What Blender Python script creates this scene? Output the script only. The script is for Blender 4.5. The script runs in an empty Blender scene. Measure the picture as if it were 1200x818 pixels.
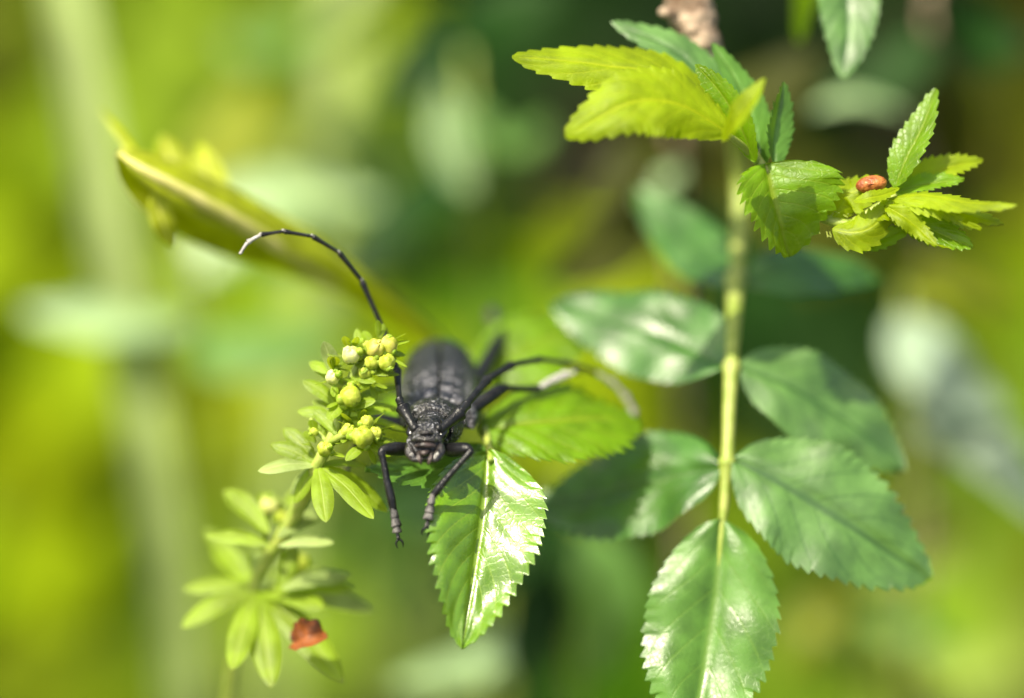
import bpy, bmesh, math, random
from mathutils import Vector, noise

# ------------------------------------------------------------------ camera, world, sun
# 1 unit = 1 cm.  The plane of focus is 12 cm wide, 33.3 cm in front of the lens.
SC = bpy.context.scene
COL = SC.collection
PITCH = math.radians(25)
H = 34.0                       # height of the beetle above the soil
FD = 100.0 / 36.0 * 12.0       # focus distance
RT = Vector((1, 0, 0))
FW = Vector((0, math.cos(PITCH), -math.sin(PITCH)))
UP = Vector((0, math.sin(PITCH), math.cos(PITCH)))
CAM = Vector((0, 0, H)) - FW * FD

cam = bpy.data.cameras.new('camera')
cam.lens = 100
cam.sensor_width = 36
cam.clip_start = 0.5
cam.clip_end = 3000
cam.dof.use_dof = True
cam.dof.focus_distance = FD - 0.22
APERTURE = 2.6                 # diameter of the opening, cm
cam.dof.aperture_fstop = 0.1 / APERTURE * 1.0
cam.dof.aperture_blades = 0
co = bpy.data.objects.new('camera', cam)
COL.objects.link(co)
co.location = CAM
co.rotation_euler = (math.pi / 2 - PITCH, 0, 0)
SC.camera = co

SUN_EL = math.radians(62)
SUN_AZ = math.radians(-125)      # from +Y towards +X
w = bpy.data.worlds.new('World')
SC.world = w
w.use_nodes = True
nt = w.node_tree
sky = nt.nodes.new('ShaderNodeTexSky')
sky.sky_type = 'NISHITA'
sky.sun_disc = False
sky.sun_elevation = SUN_EL
sky.sun_rotation = SUN_AZ
sky.dust_density = 4.0
sky.air_density = 0.8
sky.ozone_density = 0.3
nt.links.new(sky.outputs[0], nt.nodes['Background'].inputs[0])
nt.nodes['Background'].inputs[1].default_value = 0.14

sl = bpy.data.lights.new('sun', 'SUN')
sl.energy = 4.2
sl.angle = math.radians(0.5)
sl.color = (1.0, 0.93, 0.80)
so = bpy.data.objects.new('sun', sl)
COL.objects.link(so)
sd = Vector((math.sin(SUN_AZ) * math.cos(SUN_EL), math.cos(SUN_AZ) * math.cos(SUN_EL), math.sin(SUN_EL)))
so.rotation_euler = (-sd).to_track_quat('-Z', 'Y').to_euler()
so.location = (0, 0, 200)

SC.view_settings.view_transform = 'Standard'
SC.view_settings.look = 'None'
SC.view_settings.exposure = 0.88
SC.view_settings.gamma = 1
SC.view_settings.use_white_balance = True
SC.view_settings.white_balance_temperature = 7000
SC.view_settings.white_balance_tint = 4
SC.cycles.max_bounces = 8
SC.cycles.transmission_bounces = 6
SC.cycles.sample_clamp_indirect = 6
SC.cycles.use_denoising = True

R = random.Random(7)


def W(px, py, d=0.0):
    """pixel of the 1200x818 picture, d cm behind the plane of focus -> place in the world"""
    D = FD + d
    k = D / FD / 100.0
    return CAM + FW * D + RT * ((px - 600) * k) + UP * ((409 - py) * k)


def N(r, u, t):
    """direction: right, up in the view, towards the viewer"""
    return (RT * r + UP * u - FW * t).normalized()


# ------------------------------------------------------------------ bookkeeping
def tag(o, label=None, cat=None, group=None, kind=None):
    if label: o['label'] = label
    if cat: o['category'] = cat
    if group: o['group'] = group
    if kind: o['kind'] = kind
    return o


def empty(name, loc, label, cat, group=None):
    o = bpy.data.objects.new(name, None)
    COL.objects.link(o)
    o.location = loc
    o.empty_display_size = 0.3
    return tag(o, label, cat, group)


def world_of(o):
    v = Vector((0, 0, 0))
    while o:
        v += o.location
        o = o.parent
    return v


def obj(name, verts, faces, mat, parent=None, uvs=None, smooth=True, label=None, origin=None):
    """a mesh object from world coordinates; its origin is put at `origin` (default: the parent's)"""
    pw = world_of(parent) if parent else Vector((0, 0, 0))
    og = Vector(origin) if origin is not None else (pw if parent else Vector(verts[0]))
    me = bpy.data.meshes.new(name)
    me.from_pydata([tuple(Vector(v) - og) for v in verts], [], faces)
    if uvs:
        ul = me.uv_layers.new(name='UVMap')
        for lp in me.loops:
            ul.data[lp.index].uv = uvs[lp.vertex_index]
    if smooth:
        me.polygons.foreach_set('use_smooth', [True] * len(me.polygons))
    me.materials.append(mat)
    me.update()
    o = bpy.data.objects.new(name, me)
    COL.objects.link(o)
    if parent:
        o.parent = parent
    o.location = og - pw
    if label: o['label'] = label
    return o


# ------------------------------------------------------------------ curves and lofts
def cr(pts, n):
    """Catmull-Rom through tuples of numbers -> n+1 samples per whole curve"""
    P = [pts[0]] + list(pts) + [pts[-1]]
    segs = len(pts) - 1
    out = []
    for i in range(n + 1):
        t = i / n * segs
        k = min(int(t), segs - 1)
        f = t - k
        a, b, c, d = P[k], P[k + 1], P[k + 2], P[k + 3]
        out.append(tuple(0.5 * (2 * b[j] + (c[j] - a[j]) * f + (2 * a[j] - 5 * b[j] + 4 * c[j] - d[j]) * f * f
                                + (3 * b[j] - a[j] - 3 * c[j] + d[j]) * f ** 3) for j in range(len(b))))
    return out


def loft_data(path, sides=12, ref=None, n=None, power=1.0, caps=True, rough=0.0, seed=0):
    """path: list of (x,y,z,a,b) world points with half-width a and half-height b.
    ref: direction in which b is measured"""
    pts = cr(path, n) if n else path
    C = [Vector(p[:3]) for p in pts]
    V, F = [], []
    ref = Vector(ref) if ref is not None else UP
    prev = None
    for i, p in enumerate(pts):
        t = (C[min(i + 1, len(C) - 1)] - C[max(i - 1, 0)]).normalized()
        if prev is None:
            s = t.cross(ref)
            if s.length < 1e-3: s = t.cross(RT)
            s.normalize()
        else:
            s = (prev - t * prev.dot(t)).normalized()
        prev = s
        u = s.cross(t)
        for k in range(sides):
            th = 2 * math.pi * k / sides
            cx, sx = math.cos(th), math.sin(th)
            if power != 1.0:
                cx = math.copysign(abs(cx) ** power, cx)
                sx = math.copysign(abs(sx) ** power, sx)
            q = C[i] + s * (cx * p[3]) + u * (sx * p[4])
            if rough:
                q += (q - C[i]) * rough * noise.noise(q * 6.0 + Vector((seed, 0, 0)))
            V.append(q)
    for i in range(len(pts) - 1):
        for k in range(sides):
            a = i * sides + k
            b = i * sides + (k + 1) % sides
            F.append((a, b, b + sides, a + sides))
    if caps:
        F.append(tuple(range(sides - 1, -1, -1)))
        F.append(tuple(range((len(pts) - 1) * sides, len(pts) * sides)))
    return V, F


def join(parts):
    V, F = [], []
    for v, f in parts:
        o = len(V)
        V += v
        F += [tuple(i + o for i in q) for q in f]
    return V, F


def wp(px, py, d, a, b=None):
    p = W(px, py, d)
    return (p.x, p.y, p.z, a, a if b is None else b)


def ellipsoid(c, ax, n=10, m=14, fn=None):
    V, F = [], []
    for i in range(n + 1):
        ph = math.pi * i / n
        for k in range(m):
            th = 2 * math.pi * k / m
            q = ax[0] * (math.sin(ph) * math.cos(th)) + ax[1] * (math.sin(ph) * math.sin(th)) + ax[2] * math.cos(ph)
            if fn: q = q * fn(ph, th)
            V.append(Vector(c) + q)
    for i in range(n):
        for k in range(m):
            a = i * m + k
            b = i * m + (k + 1) % m
            F.append((a, b, b + m, a + m))
    return V, F


# ------------------------------------------------------------------ materials
def mth(nt, op, a, b=None, clamp=False):
    n = nt.nodes.new('ShaderNodeMath')
    n.operation = op
    n.use_clamp = clamp
    for i, x in enumerate((a, b)):
        if x is None: continue
        if isinstance(x, (int, float)): n.inputs[i].default_value = x
        else: nt.links.new(x, n.inputs[i])
    return n.outputs[0]


def ramp(nt, x, a, b, lo=0.0, hi=1.0):
    n = nt.nodes.new('ShaderNodeMapRange')
    n.interpolation_type = 'SMOOTHSTEP'
    nt.links.new(x, n.inputs[0])
    for i, v in enumerate((a, b, lo, hi)): n.inputs[i + 1].default_value = v
    return n.outputs[0]


def mixc(nt, f, a, b):
    n = nt.nodes.new('ShaderNodeMix')
    n.data_type = 'RGBA'
    for s, x in ((n.inputs['Factor'], f), (n.inputs[6], a), (n.inputs[7], b)):
        if isinstance(x, (tuple, list)): s.default_value = (*x[:3], 1)
        elif isinstance(x, (int, float)): s.default_value = x
        else: nt.links.new(x, s)
    return n.outputs[2]


def leaf_mat(name, base, vein, trans, rough=0.38, transl=0.4, spec=0.5, pairs=7, bump=0.25, slope=0.3, coat=0.0, nscale=2.2):
    m = bpy.data.materials.new(name)
    m.use_nodes = True
    nt = m.node_tree
    L = nt.links
    P = nt.nodes['Principled BSDF']
    uv = nt.nodes.new('ShaderNodeUVMap')
    sp = nt.nodes.new('ShaderNodeSeparateXYZ')
    L.new(uv.outputs[0], sp.inputs[0])
    a = mth(nt, 'MULTIPLY', mth(nt, 'ABSOLUTE', mth(nt, 'SUBTRACT', sp.outputs[0], 0.5)), 2.0)
    mid = ramp(nt, a, 0.015, 0.085, 1, 0)
    ph = mth(nt, 'MULTIPLY', mth(nt, 'SUBTRACT', sp.outputs[1], mth(nt, 'MULTIPLY', a, slope)), float(pairs))
    fr = mth(nt, 'ABSOLUTE', mth(nt, 'SUBTRACT', mth(nt, 'FRACT', mth(nt, 'ADD', ph, 10.0)), 0.5))   # .5 at vein
    lat = mth(nt, 'MULTIPLY', ramp(nt, fr, 0.42, 0.5), ramp(nt, a, 0.75, 0.98, 0.7, 0.1))
    vm = mth(nt, 'MAXIMUM', mid, lat)
    tc = nt.nodes.new('ShaderNodeTexCoord')
    nz = nt.nodes.new('ShaderNodeTexNoise')
    nz.inputs['Scale'].default_value = nscale
    nz.inputs['Detail'].default_value = 6
    L.new(tc.outputs['Object'], nz.inputs['Vector'])
    vo = nt.nodes.new('ShaderNodeTexVoronoi')
    vo.feature = 'DISTANCE_TO_EDGE'
    vo.inputs['Scale'].default_value = 14
    L.new(tc.outputs['Object'], vo.inputs['Vector'])
    cell = ramp(nt, vo.outputs['Distance'], 0.0, 0.09, 0.0, 1.0)
    dk = tuple(c * 0.66 for c in base)
    lt = tuple(min(1, c * 1.3) for c in base)
    c1 = mixc(nt, ramp(nt, nz.outputs[0], 0.3, 0.7), dk, lt)
    c1 = mixc(nt, mth(nt, 'MULTIPLY', mth(nt, 'SUBTRACT', 1.0, cell), 0.28), c1, vein)
    c2 = mixc(nt, vm, c1, vein)
    L.new(c2, P.inputs['Base Color'])
    P.inputs['Roughness'].default_value = rough
    L.new(ramp(nt, nz.outputs[0], 0.25, 0.75, rough * 0.8, rough * 1.25), P.inputs['Roughness'])
    P.inputs['Specular IOR Level'].default_value = spec
    P.inputs['Coat Weight'].default_value = coat
    P.inputs['Coat Roughness'].default_value = 0.25
    hgt = mth(nt, 'ADD', mth(nt, 'MULTIPLY', cell, 0.5), mth(nt, 'MULTIPLY', nz.outputs[0], 0.6))
    hgt = mth(nt, 'SUBTRACT', hgt, mth(nt, 'MULTIPLY', vm, 0.9))
    bp = nt.nodes.new('ShaderNodeBump')
    bp.inputs['Strength'].default_value = bump
    bp.inputs['Distance'].default_value = 0.05
    L.new(hgt, bp.inputs['Height'])
    L.new(bp.outputs[0], P.inputs['Normal'])
    tr = nt.nodes.new('ShaderNodeBsdfTranslucent')
    L.new(mixc(nt, vm, mixc(nt, ramp(nt, nz.outputs[0], 0.3, 0.7), tuple(c * 0.75 for c in trans), trans), vein), tr.inputs[0])
    mx = nt.nodes.new('ShaderNodeMixShader')
    mx.inputs[0].default_value = transl
    L.new(P.outputs[0], mx.inputs[1])
    L.new(tr.outputs[0], mx.inputs[2])
    L.new(mx.outputs[0], nt.nodes['Material Output'].inputs[0])
    return m


def solid_mat(name, base, base2=None, rough=0.5, spec=0.5, nscale=6.0, bump=0.2, bscale=None, sss=0.0, bdist=0.03, detail=5):
    m = bpy.data.materials.new(name)
    m.use_nodes = True
    nt = m.node_tree
    L = nt.links
    P = nt.nodes['Principled BSDF']
    tc = nt.nodes.new('ShaderNodeTexCoord')
    nz = nt.nodes.new('ShaderNodeTexNoise')
    nz.inputs['Scale'].default_value = nscale
    nz.inputs['Detail'].default_value = detail
    L.new(tc.outputs['Object'], nz.inputs['Vector'])
    L.new(mixc(nt, ramp(nt, nz.outputs[0], 0.35, 0.65), base, base2 or tuple(c * 1.4 for c in base)), P.inputs['Base Color'])
    P.inputs['Roughness'].default_value = rough
    P.inputs['Specular IOR Level'].default_value = spec
    if sss:
        P.inputs['Subsurface Weight'].default_value = sss
        P.inputs['Subsurface Radius'].default_value = (0.06, 0.08, 0.02)
        P.inputs['Subsurface Scale'].default_value = 1.0
    b = nz
    if bscale:
        b = nt.nodes.new('ShaderNodeTexNoise')
        b.inputs['Scale'].default_value = bscale
        b.inputs['Detail'].default_value = 3
        L.new(tc.outputs['Object'], b.inputs['Vector'])
    bp = nt.nodes.new('ShaderNodeBump')
    bp.inputs['Strength'].default_value = bump
    bp.inputs['Distance'].default_value = bdist
    L.new(b.outputs[0], bp.inputs['Height'])
    L.new(bp.outputs[0], P.inputs['Normal'])
    return m


def blob_mat(name, transl=0.35, rough=0.42):
    """foliage whose leaves each carry their own colour (point attribute 'col')"""
    m = bpy.data.materials.new(name)
    m.use_nodes = True
    nt = m.node_tree
    L = nt.links
    P = nt.nodes['Principled BSDF']
    at = nt.nodes.new('ShaderNodeAttribute')
    at.attribute_name = 'col'
    nz = nt.nodes.new('ShaderNodeTexNoise')
    nz.inputs['Scale'].default_value = 0.9
    hs = nt.nodes.new('ShaderNodeHueSaturation')
    L.new(ramp(nt, nz.outputs[0], 0.3, 0.7, 0.75, 1.2), hs.inputs['Value'])
    L.new(at.outputs[0], hs.inputs['Color'])
    L.new(hs.outputs[0], P.inputs['Base Color'])
    P.inputs['Roughness'].default_value = rough
    P.inputs['Specular IOR Level'].default_value = 0.1
    tr = nt.nodes.new('ShaderNodeBsdfTranslucent')
    L.new(hs.outputs[0], tr.inputs[0])
    mx = nt.nodes.new('ShaderNodeMixShader')
    mx.inputs[0].default_value = transl
    L.new(P.outputs[0], mx.inputs[1])
    L.new(tr.outputs[0], mx.inputs[2])
    L.new(mx.outputs[0], nt.nodes['Material Output'].inputs[0])
    return m


M = {}
M['rose'] = leaf_mat('mature_rose_leaf', (0.085, 0.20, 0.028), (0.12, 0.24, 0.03), (0.22, 0.42, 0.01), rough=0.36, transl=0.28, spec=0.6, bump=0.14)
M['rose_blue'] = leaf_mat('glaucous_rose_leaf', (0.080, 0.185, 0.030), (0.03, 0.10, 0.008), (0.12, 0.30, 0.02), rough=0.47, transl=0.15, spec=1.0, bump=0.14, coat=0.12)
M['rose_dark'] = leaf_mat('dark_rose_leaf', (0.045, 0.135, 0.014), (0.04, 0.12, 0.01), (0.09, 0.26, 0.01), rough=0.36, transl=0.2, spec=0.8, bump=0.14)
M['fresh'] = leaf_mat('fresh_rose_leaf', (0.14, 0.29, 0.005), (0.26, 0.38, 0.02), (0.42, 0.58, 0.008), rough=0.36, transl=0.5, spec=0.5)
M['tip'] = leaf_mat('glossy_fresh_rose_leaf', (0.11, 0.24, 0.008), (0.2, 0.32, 0.02), (0.36, 0.52, 0.006), rough=0.29, transl=0.22, spec=1.0, pairs=9, bump=0.13, coat=0.0)
M['young'] = leaf_mat('young_rose_leaf', (0.215, 0.30, 0.002), (0.34, 0.42, 0.006), (0.55, 0.70, 0.002), rough=0.5, transl=0.4, spec=0.35, bump=0.15)
M['gal'] = leaf_mat('bedstraw_leaf', (0.23, 0.35, 0.02), (0.40, 0.50, 0.10), (0.55, 0.68, 0.02), rough=0.45, transl=0.45, spec=0.4, pairs=1, bump=0.2, slope=0.0)
M['galpale'] = leaf_mat('pale_bedstraw_leaf', (0.30, 0.40, 0.12), (0.46, 0.54, 0.2), (0.52, 0.62, 0.08), rough=0.45, transl=0.4, spec=0.4, pairs=1, bump=0.2, slope=0.0)
M['stem'] = solid_mat('green_stem', (0.25, 0.34, 0.05), (0.36, 0.42, 0.09), rough=0.5, nscale=9, sss=0.2)
M['ystem'] = solid_mat('yellow_green_stem', (0.22, 0.29, 0.04), (0.31, 0.36, 0.08), rough=0.5, nscale=5, sss=0.2)
M['bud'] = solid_mat('flower_bud', (0.29, 0.37, 0.015), (0.46, 0.52, 0.07), rough=0.55, nscale=9, sss=0.3, bscale=28, bump=0.3)
M['budgreen'] = solid_mat('green_flower_bud', (0.19, 0.31, 0.012), (0.32, 0.42, 0.04), rough=0.5, nscale=12, sss=0.3, bscale=30, bump=0.3)
M['budpale'] = solid_mat('pale_flower_bud', (0.50, 0.54, 0.14), (0.66, 0.66, 0.30), rough=0.55, nscale=9, sss=0.3)
M['budbrown'] = solid_mat('browning_flower_bud', (0.34, 0.38, 0.03), (0.54, 0.48, 0.11), rough=0.6, nscale=9, sss=0.2)
M['black'] = solid_mat('black_chitin', (0.005, 0.005, 0.006), (0.012, 0.012, 0.013), rough=0.32, spec=0.4, nscale=9, bscale=34, bump=0.5, bdist=0.02)
M['pron'] = solid_mat('punctured_black_chitin', (0.007, 0.007, 0.009), (0.018, 0.018, 0.02), rough=0.27, spec=0.7, nscale=7, bscale=26, bump=0.9, bdist=0.05)
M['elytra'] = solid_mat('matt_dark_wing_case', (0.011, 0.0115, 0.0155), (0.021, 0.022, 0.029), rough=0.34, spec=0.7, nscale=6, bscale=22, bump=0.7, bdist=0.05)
M['grey'] = solid_mat('grey_haired_chitin', (0.014, 0.014, 0.014), (0.13, 0.12, 0.115), rough=0.5, spec=0.5, nscale=10, bscale=40, bump=0.6)
M['facedark'] = solid_mat('glossy_wrinkled_chitin', (0.008, 0.0075, 0.0075), (0.035, 0.03, 0.028), rough=0.24, spec=0.8, nscale=10, bscale=16, bump=0.7, bdist=0.05)
M['palegrey'] = solid_mat('pale_haired_antenna', (0.24, 0.23, 0.22), (0.46, 0.44, 0.42), rough=0.5, nscale=14)
M['mouth'] = solid_mat('brownish_mouthpart', (0.014, 0.010, 0.009), (0.085, 0.06, 0.055), rough=0.32, spec=0.6, nscale=12, bscale=30, bump=0.4)


def paint_sparkle(m, col, near, far, scale, lo, hi):
    """pale specks painted as the sparkle of light on the punctures, thinning out from the front"""
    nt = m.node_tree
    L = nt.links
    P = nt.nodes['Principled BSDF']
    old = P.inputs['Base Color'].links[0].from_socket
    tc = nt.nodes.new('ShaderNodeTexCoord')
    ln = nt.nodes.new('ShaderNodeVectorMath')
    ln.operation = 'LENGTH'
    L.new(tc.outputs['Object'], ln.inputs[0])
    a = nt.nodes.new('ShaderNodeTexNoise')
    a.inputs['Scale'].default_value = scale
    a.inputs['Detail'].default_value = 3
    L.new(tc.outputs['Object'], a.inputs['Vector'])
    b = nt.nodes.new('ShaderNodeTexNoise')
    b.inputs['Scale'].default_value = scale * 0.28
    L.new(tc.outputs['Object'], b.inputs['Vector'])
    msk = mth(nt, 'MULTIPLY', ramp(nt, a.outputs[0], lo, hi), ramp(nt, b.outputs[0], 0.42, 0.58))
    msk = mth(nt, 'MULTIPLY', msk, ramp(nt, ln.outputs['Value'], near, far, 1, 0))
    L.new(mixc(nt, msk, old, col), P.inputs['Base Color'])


paint_sparkle(M['elytra'], (0.32, 0.31, 0.34), 0.7, 1.25, 28, 0.46, 0.64)
paint_sparkle(M['pron'], (0.32, 0.32, 0.35), 0.9, 1.6, 26, 0.54, 0.68)
M['eye'] = solid_mat('black_eye', (0.006, 0.006, 0.006), rough=0.15, spec=0.6)
M['orange'] = solid_mat('orange_brown_shell', (0.22, 0.05, 0.012), (0.50, 0.17, 0.04), rough=0.45, nscale=9, bscale=24, bump=0.6)
M['rust'] = solid_mat('rusty_dry_leaf', (0.05, 0.014, 0.003), (0.22, 0.06, 0.008), rough=0.6, nscale=5)
M['bark'] = solid_mat('tan_bark', (0.16, 0.10, 0.06), (0.50, 0.38, 0.27), rough=0.8, nscale=3.2, bscale=9, bump=0.9, bdist=0.1)
M['soil'] = solid_mat('soil', (0.05, 0.042, 0.014), (0.11, 0.11, 0.025), rough=0.95, nscale=0.25, bscale=1.6, bump=0.8, bdist=0.4)
M['blade'] = leaf_mat('pale_grass_blade', (0.36, 0.46, 0.15), (0.42, 0.5, 0.18), (0.5, 0.62, 0.14), rough=0.45, transl=0.4, pairs=1, slope=0.0, nscale=0.5)
M['curl'] = leaf_mat('yellow_curled_leaf', (0.32, 0.38, 0.004), (0.66, 0.66, 0.16), (0.5, 0.58, 0.003), rough=0.5, transl=0.3, spec=0.3, pairs=1, slope=0.0)  # pale midrib colour paints the lit ridge of the roll
M['lit_rim'] = solid_mat('painted_lit_rim', (0.50, 0.50, 0.10), (0.62, 0.58, 0.18), rough=0.6, nscale=4)
M['herb_sheen'] = leaf_mat('sheen_painted_herb_leaf', (0.24, 0.33, 0.22), (0.28, 0.36, 0.25), (0.24, 0.34, 0.16), rough=0.55, transl=0.2, spec=0.5, nscale=0.6)  # whitish base colour stands for a sheen of light on these leaves
M['herb_pale'] = leaf_mat('pale_herb_leaf', (0.29, 0.43, 0.19), (0.34, 0.47, 0.22), (0.36, 0.52, 0.12), rough=0.32, transl=0.25, spec=0.8, nscale=0.6)
M['herb_mid'] = leaf_mat('green_herb_leaf', (0.13, 0.29, 0.055), (0.2, 0.34, 0.08), (0.30, 0.50, 0.04), rough=0.4, transl=0.35, nscale=0.6)
M['herb_dark'] = leaf_mat('dark_herb_leaf', (0.008, 0.034, 0.002), (0.012, 0.045, 0.003), (0.02, 0.08, 0.002), rough=0.5, transl=0.12, spec=0.15, nscale=0.6)  # dark leaf colour, deepened to paint the shade of the gaps
M['herb_yel'] = leaf_mat('yellow_herb_leaf', (0.26, 0.30, 0.010), (0.3, 0.34, 0.02), (0.55, 0.60, 0.006), rough=0.45, transl=0.45, nscale=0.6)
M['herb_olive'] = leaf_mat('olive_herb_leaf', (0.035, 0.042, 0.002), (0.045, 0.05, 0.003), (0.08, 0.09, 0.002), rough=0.5, transl=0.25, spec=0.15, nscale=0.6)  # dark olive, also painting the shade in the gap behind the rachis
M['foliage'] = blob_mat('mixed_undergrowth', 0.35, 0.6)


# ------------------------------------------------------------------ leaves
def leaf(name, parent, mid, hw, nrm, mat, teeth=0, depth=0.09, fold=0.12, droop=0.10, quilt=0.035, pairs=7,
         peak=0.42, rows=None, cols=8, nrm2=None, asym=0.0, wav=0.03, seed=None, pb=0.72, pt=0.85, label=None, slope=0.3, shape=None):
    """A leaf blade.  mid: (px,py,d) points along the midrib from base to tip; hw: half-width in picture px;
    nrm / nrm2: the way its upper side faces at base and tip (right, up, towards viewer)."""
    sdv = R.random() * 90 if seed is None else seed
    rows = rows or (max(22, teeth * 6) if teeth else 22)
    C = [W(*p[:3]) for p in mid]
    C = [Vector(p) for p in cr([tuple(c) for c in C], rows)]
    n1 = N(*nrm)
    n2 = N(*(nrm2 or nrm))
    hwc = hw / 100.0
    V, UV, F = [], [], []
    nc = 2 * cols + 1
    for i in range(rows + 1):
        v = i / rows
        t = (C[min(i + 1, rows)] - C[max(i - 1, 0)]).normalized()
        n = n1.lerp(n2, v)
        n = (n - t * n.dot(t)).normalized()
        s = t.cross(n).normalized()
        if shape: wv = shape(v)
        elif v < peak: wv = math.sin(math.pi / 2 * v / peak) ** pb
        else: wv = max(0.0, math.cos(math.pi / 2 * (v - peak) / (1 - peak))) ** pt
        wv = max(wv, 0.004) * hwc
        for k in range(nc):
            u = (k - cols) / cols
            a = abs(u)
            sg = 1 if u >= 0 else -1
            ww = wv * (1 + asym * sg)
            x = u * ww
            along = 0.0
            if teeth:
                ph = v * teeth + 0.37 * (sg > 0) + 0.25 * noise.noise(Vector((v * 9, sg * 3.0, sdv)))
                f = ph - math.floor(ph)
                saw = f / 0.8 if f < 0.8 else (1 - f) / 0.2
                big = 0.75 + 0.5 * noise.noise(Vector((math.floor(ph) * 1.7, sg * 5, sdv)))
                e = max(0.0, (a - 0.82) / 0.18)
                amp = depth * hwc * (0.25 + 0.75 * min(1, wv / hwc * 1.5)) * big
                x += sg * e * (saw - 0.35) * amp * min(1, wv / hwc * 4)
                along = e * saw * amp * 0.7
            z = fold * a * ww - droop * a * a * ww
            ph2 = (v - slope * a) * pairs
            q = abs(math.sin(math.pi * ph2))
            z += quilt * hwc * (q ** 0.6 - 0.5) * min(1, a * 4) * (1 - 0.35 * a) * min(1, wv / hwc * 2)
            z -= 0.07 * hwc * math.exp(-(a / 0.07) ** 2)
            z += wav * hwc * 2 * noise.noise(Vector((u * 1.3 + sdv, v * 2.6, sdv)))
            z += wav * hwc * 0.8 * a * math.sin(v * 21 + sdv + sg)
            V.append(C[i] + s * x + n * z + t * along)
            UV.append((0.5 + u * 0.5, v))
    for i in range(rows):
        for k in range(nc - 1):
            a = i * nc + k
            F.append((a, a + 1, a + nc + 1, a + nc))
    return obj(name, V, F, mat, parent, UV, label=label, origin=(C[0] if parent is None else None))


def stalk(name, parent, pts, mat, n=30, sides=10, rough=0.06, label=None):
    """pts: (px,py,d,radius cm)"""
    V, F = loft_data([wp(*p) for p in pts], sides, n=n, rough=rough)
    return obj(name, V, F, mat, parent, label=label)


# ------------------------------------------------------------------ setting: soil
def bank(x, y):
    """height of the soil: flat below the plants, a bank added behind so its leaves catch the sun"""
    q = max(0.0, min(y, 110) - 12)
    return 0.68 * q * q / (q + 3.0)


def soil():
    V, F = [], []
    n = 90
    for i in range(n + 1):
        for k in range(n + 1):
            f, g = (i / n * 2 - 1), (k / n * 2 - 1)
            x = math.copysign(abs(f) ** 2.4, f) * 1400
            y = math.copysign(abs(g) ** 2.4, g) * 1400 + 40
            z = 0.9 * noise.noise(Vector((x * .12, y * .12, 0))) + 2.0 * noise.noise(Vector((x * .02, y * .02, 4)))
            V.append((x, y, z + bank(x, y)))
    for i in range(n):
        for k in range(n):
            a = i * (n + 1) + k
            F.append((a, a + n + 1, a + n + 2, a + 1))
    o = obj('ground', V, F, M['soil'], origin=(0, 0, 0))
    tag(o, 'dark soil far below the plants, out of focus', kind='structure')


soil()

# ------------------------------------------------------------------ undergrowth behind (out of focus mass)
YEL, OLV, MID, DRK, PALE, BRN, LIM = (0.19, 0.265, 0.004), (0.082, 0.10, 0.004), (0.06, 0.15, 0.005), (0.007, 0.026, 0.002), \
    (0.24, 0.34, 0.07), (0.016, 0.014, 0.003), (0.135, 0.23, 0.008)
# leaf colour by place, dark ones painting the shaded gaps (picture px, reach, colour)
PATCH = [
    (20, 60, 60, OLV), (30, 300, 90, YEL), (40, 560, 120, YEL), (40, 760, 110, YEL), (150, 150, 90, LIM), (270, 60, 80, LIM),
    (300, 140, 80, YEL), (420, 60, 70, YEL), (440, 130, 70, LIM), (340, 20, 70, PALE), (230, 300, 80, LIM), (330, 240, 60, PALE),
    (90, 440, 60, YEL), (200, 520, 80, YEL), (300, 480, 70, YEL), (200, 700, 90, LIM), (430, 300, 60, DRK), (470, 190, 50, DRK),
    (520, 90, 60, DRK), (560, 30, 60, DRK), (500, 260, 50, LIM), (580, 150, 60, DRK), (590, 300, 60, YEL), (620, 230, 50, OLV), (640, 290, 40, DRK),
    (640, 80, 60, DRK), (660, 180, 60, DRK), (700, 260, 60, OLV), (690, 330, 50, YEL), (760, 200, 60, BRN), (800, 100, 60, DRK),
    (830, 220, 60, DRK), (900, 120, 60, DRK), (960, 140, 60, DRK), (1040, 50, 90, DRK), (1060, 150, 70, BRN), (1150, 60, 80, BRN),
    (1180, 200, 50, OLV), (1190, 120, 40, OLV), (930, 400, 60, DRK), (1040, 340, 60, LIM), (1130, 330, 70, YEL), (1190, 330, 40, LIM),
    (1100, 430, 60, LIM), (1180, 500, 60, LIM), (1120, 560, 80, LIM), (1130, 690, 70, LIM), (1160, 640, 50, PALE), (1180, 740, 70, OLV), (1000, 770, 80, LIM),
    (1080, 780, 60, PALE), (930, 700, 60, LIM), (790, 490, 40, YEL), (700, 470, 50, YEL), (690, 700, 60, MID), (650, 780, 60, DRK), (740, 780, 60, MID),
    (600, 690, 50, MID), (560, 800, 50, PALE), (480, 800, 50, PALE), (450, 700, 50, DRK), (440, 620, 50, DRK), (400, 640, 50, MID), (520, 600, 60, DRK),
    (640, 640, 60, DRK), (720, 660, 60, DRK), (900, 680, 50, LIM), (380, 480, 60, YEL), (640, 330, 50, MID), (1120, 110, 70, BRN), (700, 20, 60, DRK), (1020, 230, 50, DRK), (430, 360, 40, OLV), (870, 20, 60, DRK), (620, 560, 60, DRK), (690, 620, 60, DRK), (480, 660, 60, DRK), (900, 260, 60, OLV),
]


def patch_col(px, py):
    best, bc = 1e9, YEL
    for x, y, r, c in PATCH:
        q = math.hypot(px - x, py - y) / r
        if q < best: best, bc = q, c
    return bc


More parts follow.
